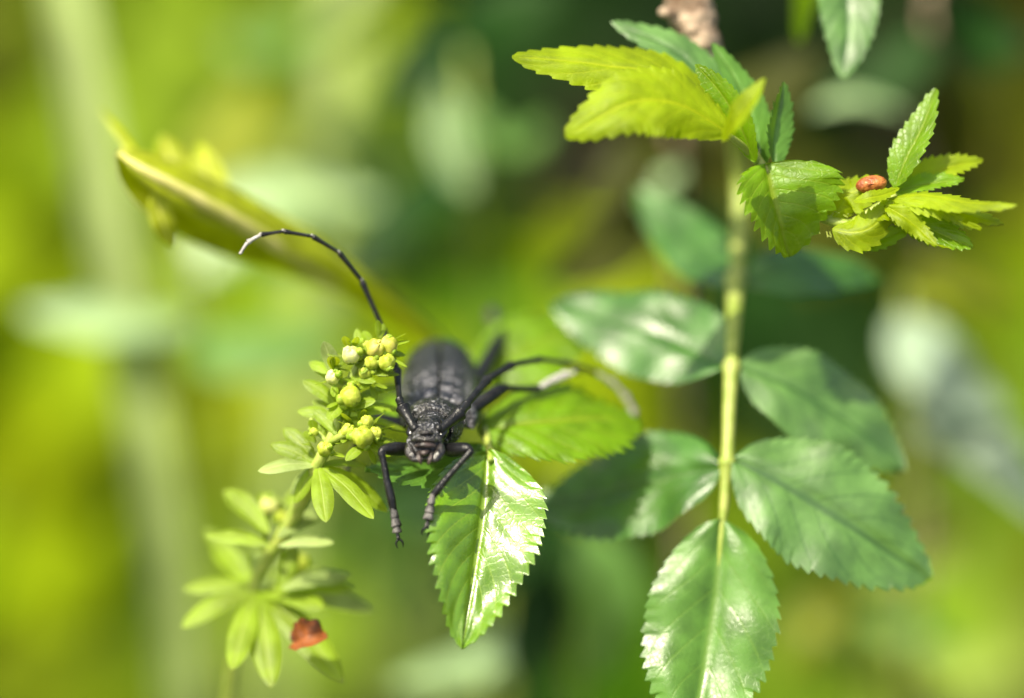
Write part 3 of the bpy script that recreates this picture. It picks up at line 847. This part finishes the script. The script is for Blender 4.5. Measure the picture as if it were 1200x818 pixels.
def bedstraw():
    root = W(235, 1500, 9)
    o = empty('bedstraw_plant', (root.x, root.y, 0), 'yellow green bedstraw with whorled leaves and flower buds, left of the beetle', 'plant')
    stalk('stem', o, [(200, 1900, 12, .09), (235, 1300, 8, .09), (268, 830, 2.7, .09), (298, 690, 1.5, .085), (330, 630, .95, .09), (355, 585, .5, .085), (372, 545, .1, .075),
                      (392, 505, 0, .06), (400, 470, .1, .05), (418, 430, .1, .045), (438, 408, .1, .035)], M['stem'], n=80)
    # side shoot
    stalk('side_stem', o, [(306, 680, 2.2, .05), (312, 640, 1.8, .045), (316, 600, 1.6, .035)], M['stem'], n=14)
    stalk('side_stem', o, [(385, 520, .05, .045), (402, 510, -.2, .04), (424, 506, -.3, .03)], M['stem'], n=10)
    stalk('side_stem', o, [(385, 520, .05, .035), (372, 505, .1, .03), (364, 490, .1, .02)], M['stem'], n=10)
    c = (372, 545, .08)
    # first whorl, sharp
    for tip, hw, nrm, mt in (((302, 552, .0), 12, (-.1, .75, .6), 'galpale'), ((317, 521, .2), 10, (-.25, .5, .85), 'gal'), ((332, 502, .3), 10, (-.3, .45, .85), 'gal'), ((345, 590, .2), 9, (-.2, .4, .9), 'gal'),
                             ((382, 612, -.5), 13, (.0, .35, .9), 'gal'), ((438, 608, -.3), 13, (.3, .5, .8), 'gal'), ((455, 600, .25), 12, (.35, .5, .8), 'gal'),
                             ((430, 545, .3), 8, (.1, .8, .5), 'gal'), ((340, 580, .5), 9, (-.1, .4, .8), 'galpale')):
        gleaf(o, c, tip, hw, nrm, mt)
    # upper whorls and bracts
    for base, tip, hw, nrm, mt in (((398, 492, .1), (348, 482, .2), 8, (-.2, .5, .85), 'gal'), ((402, 455, .1), (362, 424, .2), 8, (-.3, .4, .85), 'gal'), ((405, 470, 0), (384, 492, -.2), 8, (-.1, .5, .85), 'gal'), ((404, 480, .0), (440, 470, -.15), 8, (.1, .6, .8), 'gal'), ((408, 440, .1), (440, 448, -.1), 8, (.1, .6, .8), 'gal'), ((398, 478, .1), (355, 446, .2), 9, (-.2, .6, .7), 'gal'), ((396, 455, .1), (379, 400, .0), 11, (-.5, .2, .8), 'galpale'),
                                   ((402, 475, .1), (470, 452, .25), 8, (.1, .8, .5), 'gal'), ((402, 482, .1), (472, 480, .2), 9, (.1, .8, .5), 'gal'),
                                   ((402, 490, .0), (480, 505, .3), 8, (.1, .8, .5), 'gal'), ((420, 430, .1), (455, 440, -.1), 7, (.2, .6, .7), 'gal'),
                                   ((424, 425, .1), (418, 385, .2), 6, (0, .3, .9), 'gal'), ((438, 410, .1), (470, 418, .1), 6, (.2, .6, .7), 'gal'),
                                   ((368, 508, .1), (365, 492, 0), 6, (-.2, .4, .8), 'gal'), ((395, 510, -.1), (366, 480, .1), 7, (-.3, .4, .8), 'gal'),
                                   ((424, 515, -.2), (458, 535, -.2), 9, (.2, .8, .5), 'gal'), ((415, 515, -.2), (452, 508, 0), 7, (.2, .8, .5), 'gal'),
                                   ((438, 408, .1), (425, 388, .1), 5, (-.3, .4, .8), 'gal'), ((430, 520, -.2), (405, 540, -.4), 7, (-.1, .6, .8), 'gal'),
                                   ((396, 460, .2), (420, 475, .0), 7, (.2, .5, .8), 'gal'), ((400, 495, .1), (366, 470, .3), 7, (-.3, .5, .8), 'gal')):
        gleaf(o, base, tip, hw, nrm, mt)
    # lower, blurred whorls
    c = (300, 692, 1.45)
    for tip, hw, nrm, mt in (((215, 690, 1.55), 13, (-.1, .7, .7), 'gal'), ((212, 735, 1.15), 14, (-.1, .6, .8), 'gal'), ((272, 785, 0.55), 17, (-.1, .35, .9), 'gal'),
                             ((318, 806, 0.55), 18, (.0, .35, .9), 'gal'), ((402, 800, 0.75), 20, (.2, .5, .8), 'gal'), ((438, 716, 1.55), 17, (.2, .7, .7), 'galpale'),
                             ((380, 712, 0.95), 17, (.1, .75, .6), 'gal'), ((250, 640, 2.35), 14, (-.2, .5, .8), 'gal')):
        gleaf(o, c, tip, hw, nrm, mt)
    for base, tip, hw, nrm, mt in (((318, 640, 0.75), (240, 628, 0.95), 11, (-.1, .7, .7), 'gal'), ((316, 625, 0.85), (262, 575, 1.35), 13, (-.4, .4, .8), 'gal'),
                                   ((325, 640, 0.65), (392, 636, 0.55), 9, (.2, .7, .7), 'galpale'), ((325, 630, 0.65), (380, 600, 0.95), 10, (.3, .5, .8), 'galpale'),
                                   ((305, 690, 1.35), (302, 645, 1.25), 11, (0, .3, .9), 'galpale'), ((318, 690, 1.05), (415, 690, 1.35), 14, (.2, .7, .7), 'gal'),
                                   ((330, 690, 0.95), (410, 675, 1.25), 12, (.2, .7, .7), 'galpale'), ((300, 700, 1.55), (240, 620, 2.15), 12, (-.5, .2, .8), 'gal'),
                                   ((330, 690, 1.05), (345, 640, 1.15), 12, (0, .3, .9), 'gal')):
        gleaf(o, base, tip, hw, nrm, mt)
    # buds
    for cx, cy, rr, k in ((411, 416, 18, 6), (443, 410, 26, 12), (408, 462, 26, 10), (425, 512, 26, 12), (392, 442, 18, 6), (378, 524, 18, 6), (430, 440, 24, 9), (412, 490, 26, 9), (325, 600, 22, 8), (345, 668, 26, 10)):
        for i in range(k):
            a = R.uniform(0, 6.28)
            bx, by = cx + rr * .55 * math.cos(a), cy + rr * .5 * math.sin(a)
            ln = rr * R.uniform(.7, 1.25)
            dz = 0 if cy < 560 else (1.5 if cy < 640 else 1.7)
            gleaf(o, (bx, by, dz + R.uniform(-.05, .15)), (bx + ln * math.cos(a), by + ln * math.sin(a) * .8 - 3, dz + R.uniform(-.3, .15)), R.uniform(3.5, 6.0), (.4 * math.cos(a), .6, .6), 'gal')
    for px, py, d, r, mt in ((411, 416, -.1, .105, 'budpale'), (390, 442, -.05, .085, 'budpale'), (411, 464, -.15, .125, 'bud'), (428, 436, .0, .085, 'bud'),
                             (440, 408, -.1, .11, 'budbrown'), (455, 405, -.05, .11, 'budbrown'), (453, 424, -.1, .10, 'bud'), (436, 424, -.1, .085, 'bud'), (428, 404, .15, .075, 'bud'),
                             (425, 512, -.35, .125, 'bud'), (408, 505, -.2, .085, 'bud'), (440, 508, -.25, .08, 'bud'), (430, 494, -.2, .075, 'bud'), (380, 526, -.15, .085, 'bud'), (368, 506, .0, .05, 'bud'),
                             (400, 452, .15, .07, 'bud'), (420, 450, .05, .065, 'bud'),
                             (316, 592, 1.5, .11, 'budpale'), (302, 602, 1.7, .09, 'bud'), (330, 606, 1.5, .08, 'bud'), (352, 660, 1.8, .11, 'bud'), (340, 678, 1.8, .10, 'bud'), (362, 680, 1.9, .09, 'bud')):
        bud(o, px, py, d, r, (R.uniform(-.4, .4), 1, R.uniform(.2, .9)), mt)


bedstraw()

# rust-coloured scrap on the lower whorl
o = leaf('dry_leaf', None, [(343, 752, .6), (352, 749, .5), (364, 745, .45), (379, 740, .55)], 18, (.1, .5, .85), M['rust'], teeth=3, depth=.15, fold=.4, droop=-.2, wav=.12, peak=.5, pb=.4, pt=.4)
tag(o, 'small rust orange scrap of dry leaf on the lower bedstraw whorl', 'dry leaf')

# orange-brown bead in the shoot
V, F = ellipsoid(W(1021, 216, -.08), (RT * .175 + UP * .02, UP * .11, FW * .11), 12, 20, fn=lambda ph, th: 1 + .05 * math.cos(2 * th))
o = obj('orange_bug', V, F, M['orange'], origin=W(1021, 216, -.08))
tag(o, 'small glossy orange brown oval bug sitting in the rose shoot', 'bug')


# ------------------------------------------------------------------ the beetle
BACK = 0.1      # the whole beetle sits this much farther back than its listed depths


def beetle():
    def W(px, py, d=0.0):
        return globals()['W'](px, py, d + BACK)

    def wp(px, py, d, a, b=None):
        p = W(px, py, d)
        return (p.x, p.y, p.z, a, a if b is None else b)
    o = empty('longhorn_beetle', W(508, 500, 0.3), 'black longhorn beetle facing the camera on the rose leaf, antennae spread', 'beetle')
    # one continuous body: mouth - face - vertex - pronotum - trunk - abdomen
    path = [wp(497, 540, -.60, .05, .04), wp(497, 536, -.58, .13, .08), wp(498, 528, -.55, .195, .13), wp(499, 518, -.50, .21, .16), wp(500, 511, -.44, .19, .17),
            wp(502, 507, -.36, .18, .185), wp(504, 504, -.26, .19, .20), wp(505.5, 502, -.16, .21, .205), wp(506, 501, -.10, .225, .215), wp(507, 500, -.06, .29, .255),
            wp(508, 498, .02, .335, .29), wp(509.5, 496, .12, .355, .305), wp(511, 494, .22, .345, .30), wp(512, 493, .30, .31, .28), wp(512.5, 491, .40, .35, .28), wp(514, 478, .8, .40, .28),
            wp(515, 455, 1.32, .39, .26), wp(515, 428, 1.84, .30, .20), wp(515, 412, 2.17, .10, .08), wp(515, 409, 2.25, .02, .02)]
    V, F = loft_data(path, 28, ref=UP, n=110)
    obj('body', V, F, M['pron'], o)

    # wing cases: two half shells meeting at the suture
    sec = [(513, 494, .24, .34, .22), (513, 493, .29, .43, .27), (514, 490, .46, .475, .315), (514.5, 484, .72, .495, .35), (515, 473, 1.1, .502, .365), (515.5, 453, 1.7, .495, .34), (516, 431, 2.35, .43, .29),
           (516, 415, 2.8, .31, .20), (516, 405, 3.05, .15, .09), (516, 402, 3.12, .02, .015)]
    P = cr([(*W(a, b, .24 + (d - .24) * .74), wa, hb) for a, b, d, wa, hb in sec], 48)
    for sgn in (-1, 1):
        V, F = [], []
        m = 16
        for i, p in enumerate(P):
            c = Vector(p[:3])
            t = (Vector(P[min(i + 1, 48)][:3]) - Vector(P[max(i - 1, 0)][:3])).normalized()
            s = t.cross(UP).normalized()
            u = s.cross(t)
            s = s if s.dot(RT) > 0 else -s
            for k in range(m + 1):
                th = 0.02 + (math.radians(112) - 0.02) * k / m
                x = math.sin(th)
                y = math.cos(th)
                seam = 0.02 * math.exp(-(k / 1.2) ** 2)
                q = c + s * (sgn * (x * p[3] + 0.004)) + u * (y * p[4] * 1.02 - seam * 0.5)
                q += (q - c) * 0.02 * noise.noise(q * 5)
                V.append(q)
        for i in range(48):
            for k in range(m):
                a = i * (m + 1) + k
                f = (a, a + 1, a + m + 2, a + m + 1)
                F.append(f if sgn > 0 else f[::-1])
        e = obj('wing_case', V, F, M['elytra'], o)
        md = e.modifiers.new('thick', 'SOLIDIFY')
        md.thickness = 0.02
        md.offset = -1
    # scutellum
    V, F = ellipsoid(W(512, 464, .31), (RT * .06, UP * .025, FW * .07), 6, 10)
    obj('scutellum', V, F, M['black'], o)
    # pronotum rim and side bumps
    for (px, py, d) in ((475, 497, .12), (544, 495, .12)):
        V, F = ellipsoid(W(px, py, d), (RT * .035, UP * .05, FW * .07), 8, 12)
        obj('pronotum_bump', V, F, M['pron'], o)

    # face
    def slab(name, pts, mat, sides=10, n=14, ref=None):
        V, F = loft_data([wp(*p) for p in pts], sides, ref=ref if ref is not None else FW, n=n)
        obj(name, V, F, M[mat], o)
    slab('clypeus', [(483, 517, -.60, .02, .02), (490, 515.5, -.69, .030, .028), (498.5, 515, -.71, .034, .03), (507, 515.5, -.69, .030, .028), (514, 517, -.60, .02, .02)], 'facedark')
    slab('frons', [(489, 508, -.57, .015, .015), (494, 507.5, -.63, .026, .024), (499, 507, -.645, .03, .026), (504, 507.5, -.63, .026, .024), (509, 508, -.57, .015, .015)], 'facedark')
    slab('labrum', [(487, 522.5, -.66, .016, .018), (492, 522, -.715, .028, .024), (498, 521.5, -.73, .03, .026), (504, 522, -.715, .028, .024), (510, 522.5, -.66, .016, .018)], 'mouth')
    for s in (-1, 1):
        slab('mandible', [(498 + s * 18, 523, -.58, .05, .05), (498 + s * 17.5, 530, -.64, .065, .055), (498 + s * 12, 537, -.70, .055, .045), (498 + s * 3, 540.5, -.72, .015, .015)], 'facedark', 12, 18)
        slab('palp', [(498 + s * 8, 530, -.71, .018, .018), (498 + s * 7, 536, -.75, .024, .024), (498 + s * 5, 541, -.76, .02, .02), (498 + s * 4, 544, -.75, .01, .01)], 'mouth', 8, 12)
        # cheek
        V, F = ellipsoid(W(498 + s * 17, 519, -.50), (RT * .05, UP * .10, FW * .12), 8, 12)
        obj('cheek', V, F, M['pron'], o)
        # kidney shaped eye round the antenna socket
        slab('eye', [(500 + s * 15, 513, -.53, .02, .02), (500 + s * 19, 508, -.49, .05, .04), (501 + s * 20, 501, -.42, .052, .045), (502 + s * 16, 494, -.36, .03, .03), (502 + s * 13, 491, -.34, .012, .012)], 'eye', 12, 18)
        V, F = ellipsoid(W(500 + s * 14, 502, -.52), (RT * .05, UP * .055, FW * .05), 8, 12)
        obj('antenna_socket', V, F, M['black'], o)
    slab('lower_lip', [(492, 529, -.70, .02, .02), (497, 531, -.74, .03, .026), (503, 529, -.70, .02, .02)], 'mouth', 8, 10)

    # antennae: eleven segments each, swollen at the joints
    def antenna(label, joints, pale_from):
        a = empty_child('antenna', o, label)
        J = [W(*j[:3]) for j in joints]
        for i in range(len(J) - 1):
            A, B = J[i], J[i + 1]
            r0, r1 = joints[i][3], joints[i + 1][3]
            dv = B - A
            bow = UP * 0.0
            pts = []
            for f, k in ((0, .55), (.06, .78), (.3, .82), (.62, .9), (.86, 1.12), (.95, 1.22), (1.0, .8)):
                q = A + dv * f + bow
                r = (r0 + (r1 - r0) * f) * k * (0.92 if i else 1.0)
                pts.append((*q, r, r))
            V, F = loft_data(pts, 10, n=18)
            obj('antenna_segment', V, F, M['palegrey' if i >= pale_from else 'black'], a)
            if 3 <= i < pale_from and pale_from == 9:
                V, F = ellipsoid(B + (UP - RT * .3 - FW * .4).normalized() * r1 * .5, (RT * r1 * .65, UP * r1 * .5, FW * r1 * .65), 6, 10)
                obj('joint', V, F, M['palegrey'], a)

    def empty_child(name, parent, label=None):
        e = bpy.data.objects.new(name, None)
        COL.objects.link(e)
        e.parent = parent
        e.location = (0, 0, 0)
        if label: e['label'] = label
        return e
    antenna('left antenna curving up and outwards with a pale tip',
            [(487, 505, -.52, .06), (471, 476, -.36, .075), (468, 468, -.28, .045), (465, 432, .2, .048), (448, 384, .35, .040), (424, 329, .3, .034), (397, 296, .2, .031),
             (366, 277, .1, .031), (332, 271, .05, .029), (306, 275, 0, .029), (290, 284, -.03, .031), (281, 298, -.05, .016)], 9)
    antenna('right antenna arching back over the leaf with a pale tip',
            [(514, 506, -.52, .062), (540, 483, -.30, .078), (547, 474, -.18, .055), (572, 444, .25, .060), (601, 427, .65, .048), (635, 421, 1.0, .040), (668, 426, 1.3, .036),
             (698, 436, 1.55, .034), (720, 450, 1.7, .036), (735, 467, 1.8, .042), (743, 484, 1.85, .042), (741, 500, 1.85, .02)], 7)

    # legs: each one continuous limb from hip to shin; the foot pads and claws are its pieces
    def leg(label, limb, tarsus, padmat='grey', claw=True):
        V, F = loft_data([wp(*p) for p in limb], 12, n=44)
        l = obj('leg', V, F, M['black'], o, label=label)
        T = [W(*p[:3]) for p in tarsus]
        for i in range(len(T) - 1):
            A, B = T[i], T[i + 1]
            r = tarsus[i][3]
            last = i == len(T) - 2
            prof = ((-.12, .75), (.25, .92), (.6, 1.05), (.9, 1.15), (1.04, .95), (1.1, .4)) if not last else ((0, .5), (.4, .6), (.8, .7), (1, .5))
            V, F = loft_data([(*(A + (B - A) * f), r * k, r * k * .7) for f, k in prof], 10, n=14)
            obj('foot_pad', V, F, M[padmat], l)
        parts = []
        LP = cr([tuple(W(*p[:3])) + (p[3],) for p in limb], 60)
        for q in range(80):
            p = LP[R.randint(26, 59)]
            nv = Vector((R.gauss(0, 1), R.gauss(0, 1), R.gauss(0, 1))).normalized()
            a = Vector(p[:3]) + nv * p[3] * .9
            b = a + nv * R.uniform(.015, .035) - UP * .025
            parts.append(loft_data([(*a, .0035, .0035), (*b, .001, .001)], 3, caps=False))
        V, F = join(parts)
        tag(obj('leg_hairs', V, F, M['grey'], l), kind='stuff')
        if claw:
            A = T[-1]
            dv = (T[-1] - T[-2]).normalized()
            sd_ = dv.cross(FW).normalized()
            for s in (-1, 1):
                V, F = loft_data([(*(A), .016, .016), (*(A + dv * .05 + sd_ * s * .04), .013, .013), (*(A + dv * .11 + sd_ * s * .03 + FW * .01), .004, .004)], 6, n=8)
                obj('claw', V, F, M['black'], l)
    leg('right front leg bent inwards with the foot on the leaf edge',
        [(518, 522, -.2, .05), (524, 527, -.35, .075), (535, 527, -.5, .085), (546, 526, -.62, .07), (551, 528, -.66, .045), (550, 531, -.68, .042), (540, 542, -.70, .036), (525, 559, -.70, .040), (512, 575, -.68, .048), (507, 582, -.67, .035)],
        [(507, 580, -.67, .062), (505, 591, -.67, .068), (503, 601, -.68, .07), (501.5, 609, -.69, .05), (500, 617, -.68, .034)])
    leg('left front leg hanging straight down',
        [(482, 522, -.2, .05), (474, 526, -.32, .075), (462, 526, -.42, .08), (451, 527, -.5, .06), (447, 531, -.54, .045), (449, 538, -.55, .038), (453, 560, -.56, .042), (458, 582, -.56, .052), (461, 598, -.55, .042)],
        [(461, 596, -.55, .06), (463, 607, -.56, .072), (465, 617, -.57, .074), (465.5, 624, -.57, .05), (467, 631, -.57, .034)])
    leg('right middle leg reaching out over the leaf with a pale foot',
        [(522, 505, .25, .06), (534, 496, .3, .075), (556, 478, .45, .085), (580, 461, .62, .085), (592, 455, .72, .06), (597, 455, .75, .04), (615, 456, .85, .038), (632, 455, .95, .042)],
        [(631, 455, .95, .055), (643, 448, 1.05, .068), (654, 443, 1.12, .07), (664, 439, 1.2, .05), (674, 436, 1.25, .035)], 'palegrey')
    leg('left middle leg half hidden behind the bedstraw',
        [(492, 505, .25, .06), (482, 500, .3, .07), (462, 495, .5, .075), (442, 490, .65, .06), (436, 490, .7, .04), (425, 505, .8, .036), (415, 525, .9, .04)],
        [(415, 524, .9, .05), (411, 534, .92, .058), (408, 542, .95, .05), (405, 552, .98, .032)])
    leg('right hind leg standing up behind the wing cases, blurred',
        [(535, 488, .8, .06), (548, 470, 1.1, .09), (564, 438, 1.6, .10), (580, 408, 2.1, .09), (588, 392, 2.4, .06), (588, 388, 2.5, .045), (584, 382, 2.9, .045), (580, 378, 3.2, .05)],
        [(580, 379, 3.2, .07), (578, 372, 3.4, .08), (577, 368, 3.6, .06), (576, 364, 3.8, .04)], 'grey')
    leg('left hind leg folded behind the bedstraw',
        [(495, 488, .8, .06), (484, 474, 1.1, .08), (470, 460, 1.7, .08), (458, 452, 2.2, .055), (454, 454, 2.3, .04), (450, 466, 2.6, .036), (446, 478, 2.8, .04)],
        [(446, 477, 2.8, .05), (444, 483, 2.9, .056), (442, 489, 3.0, .05), (440, 495, 3.1, .03)])


beetle()
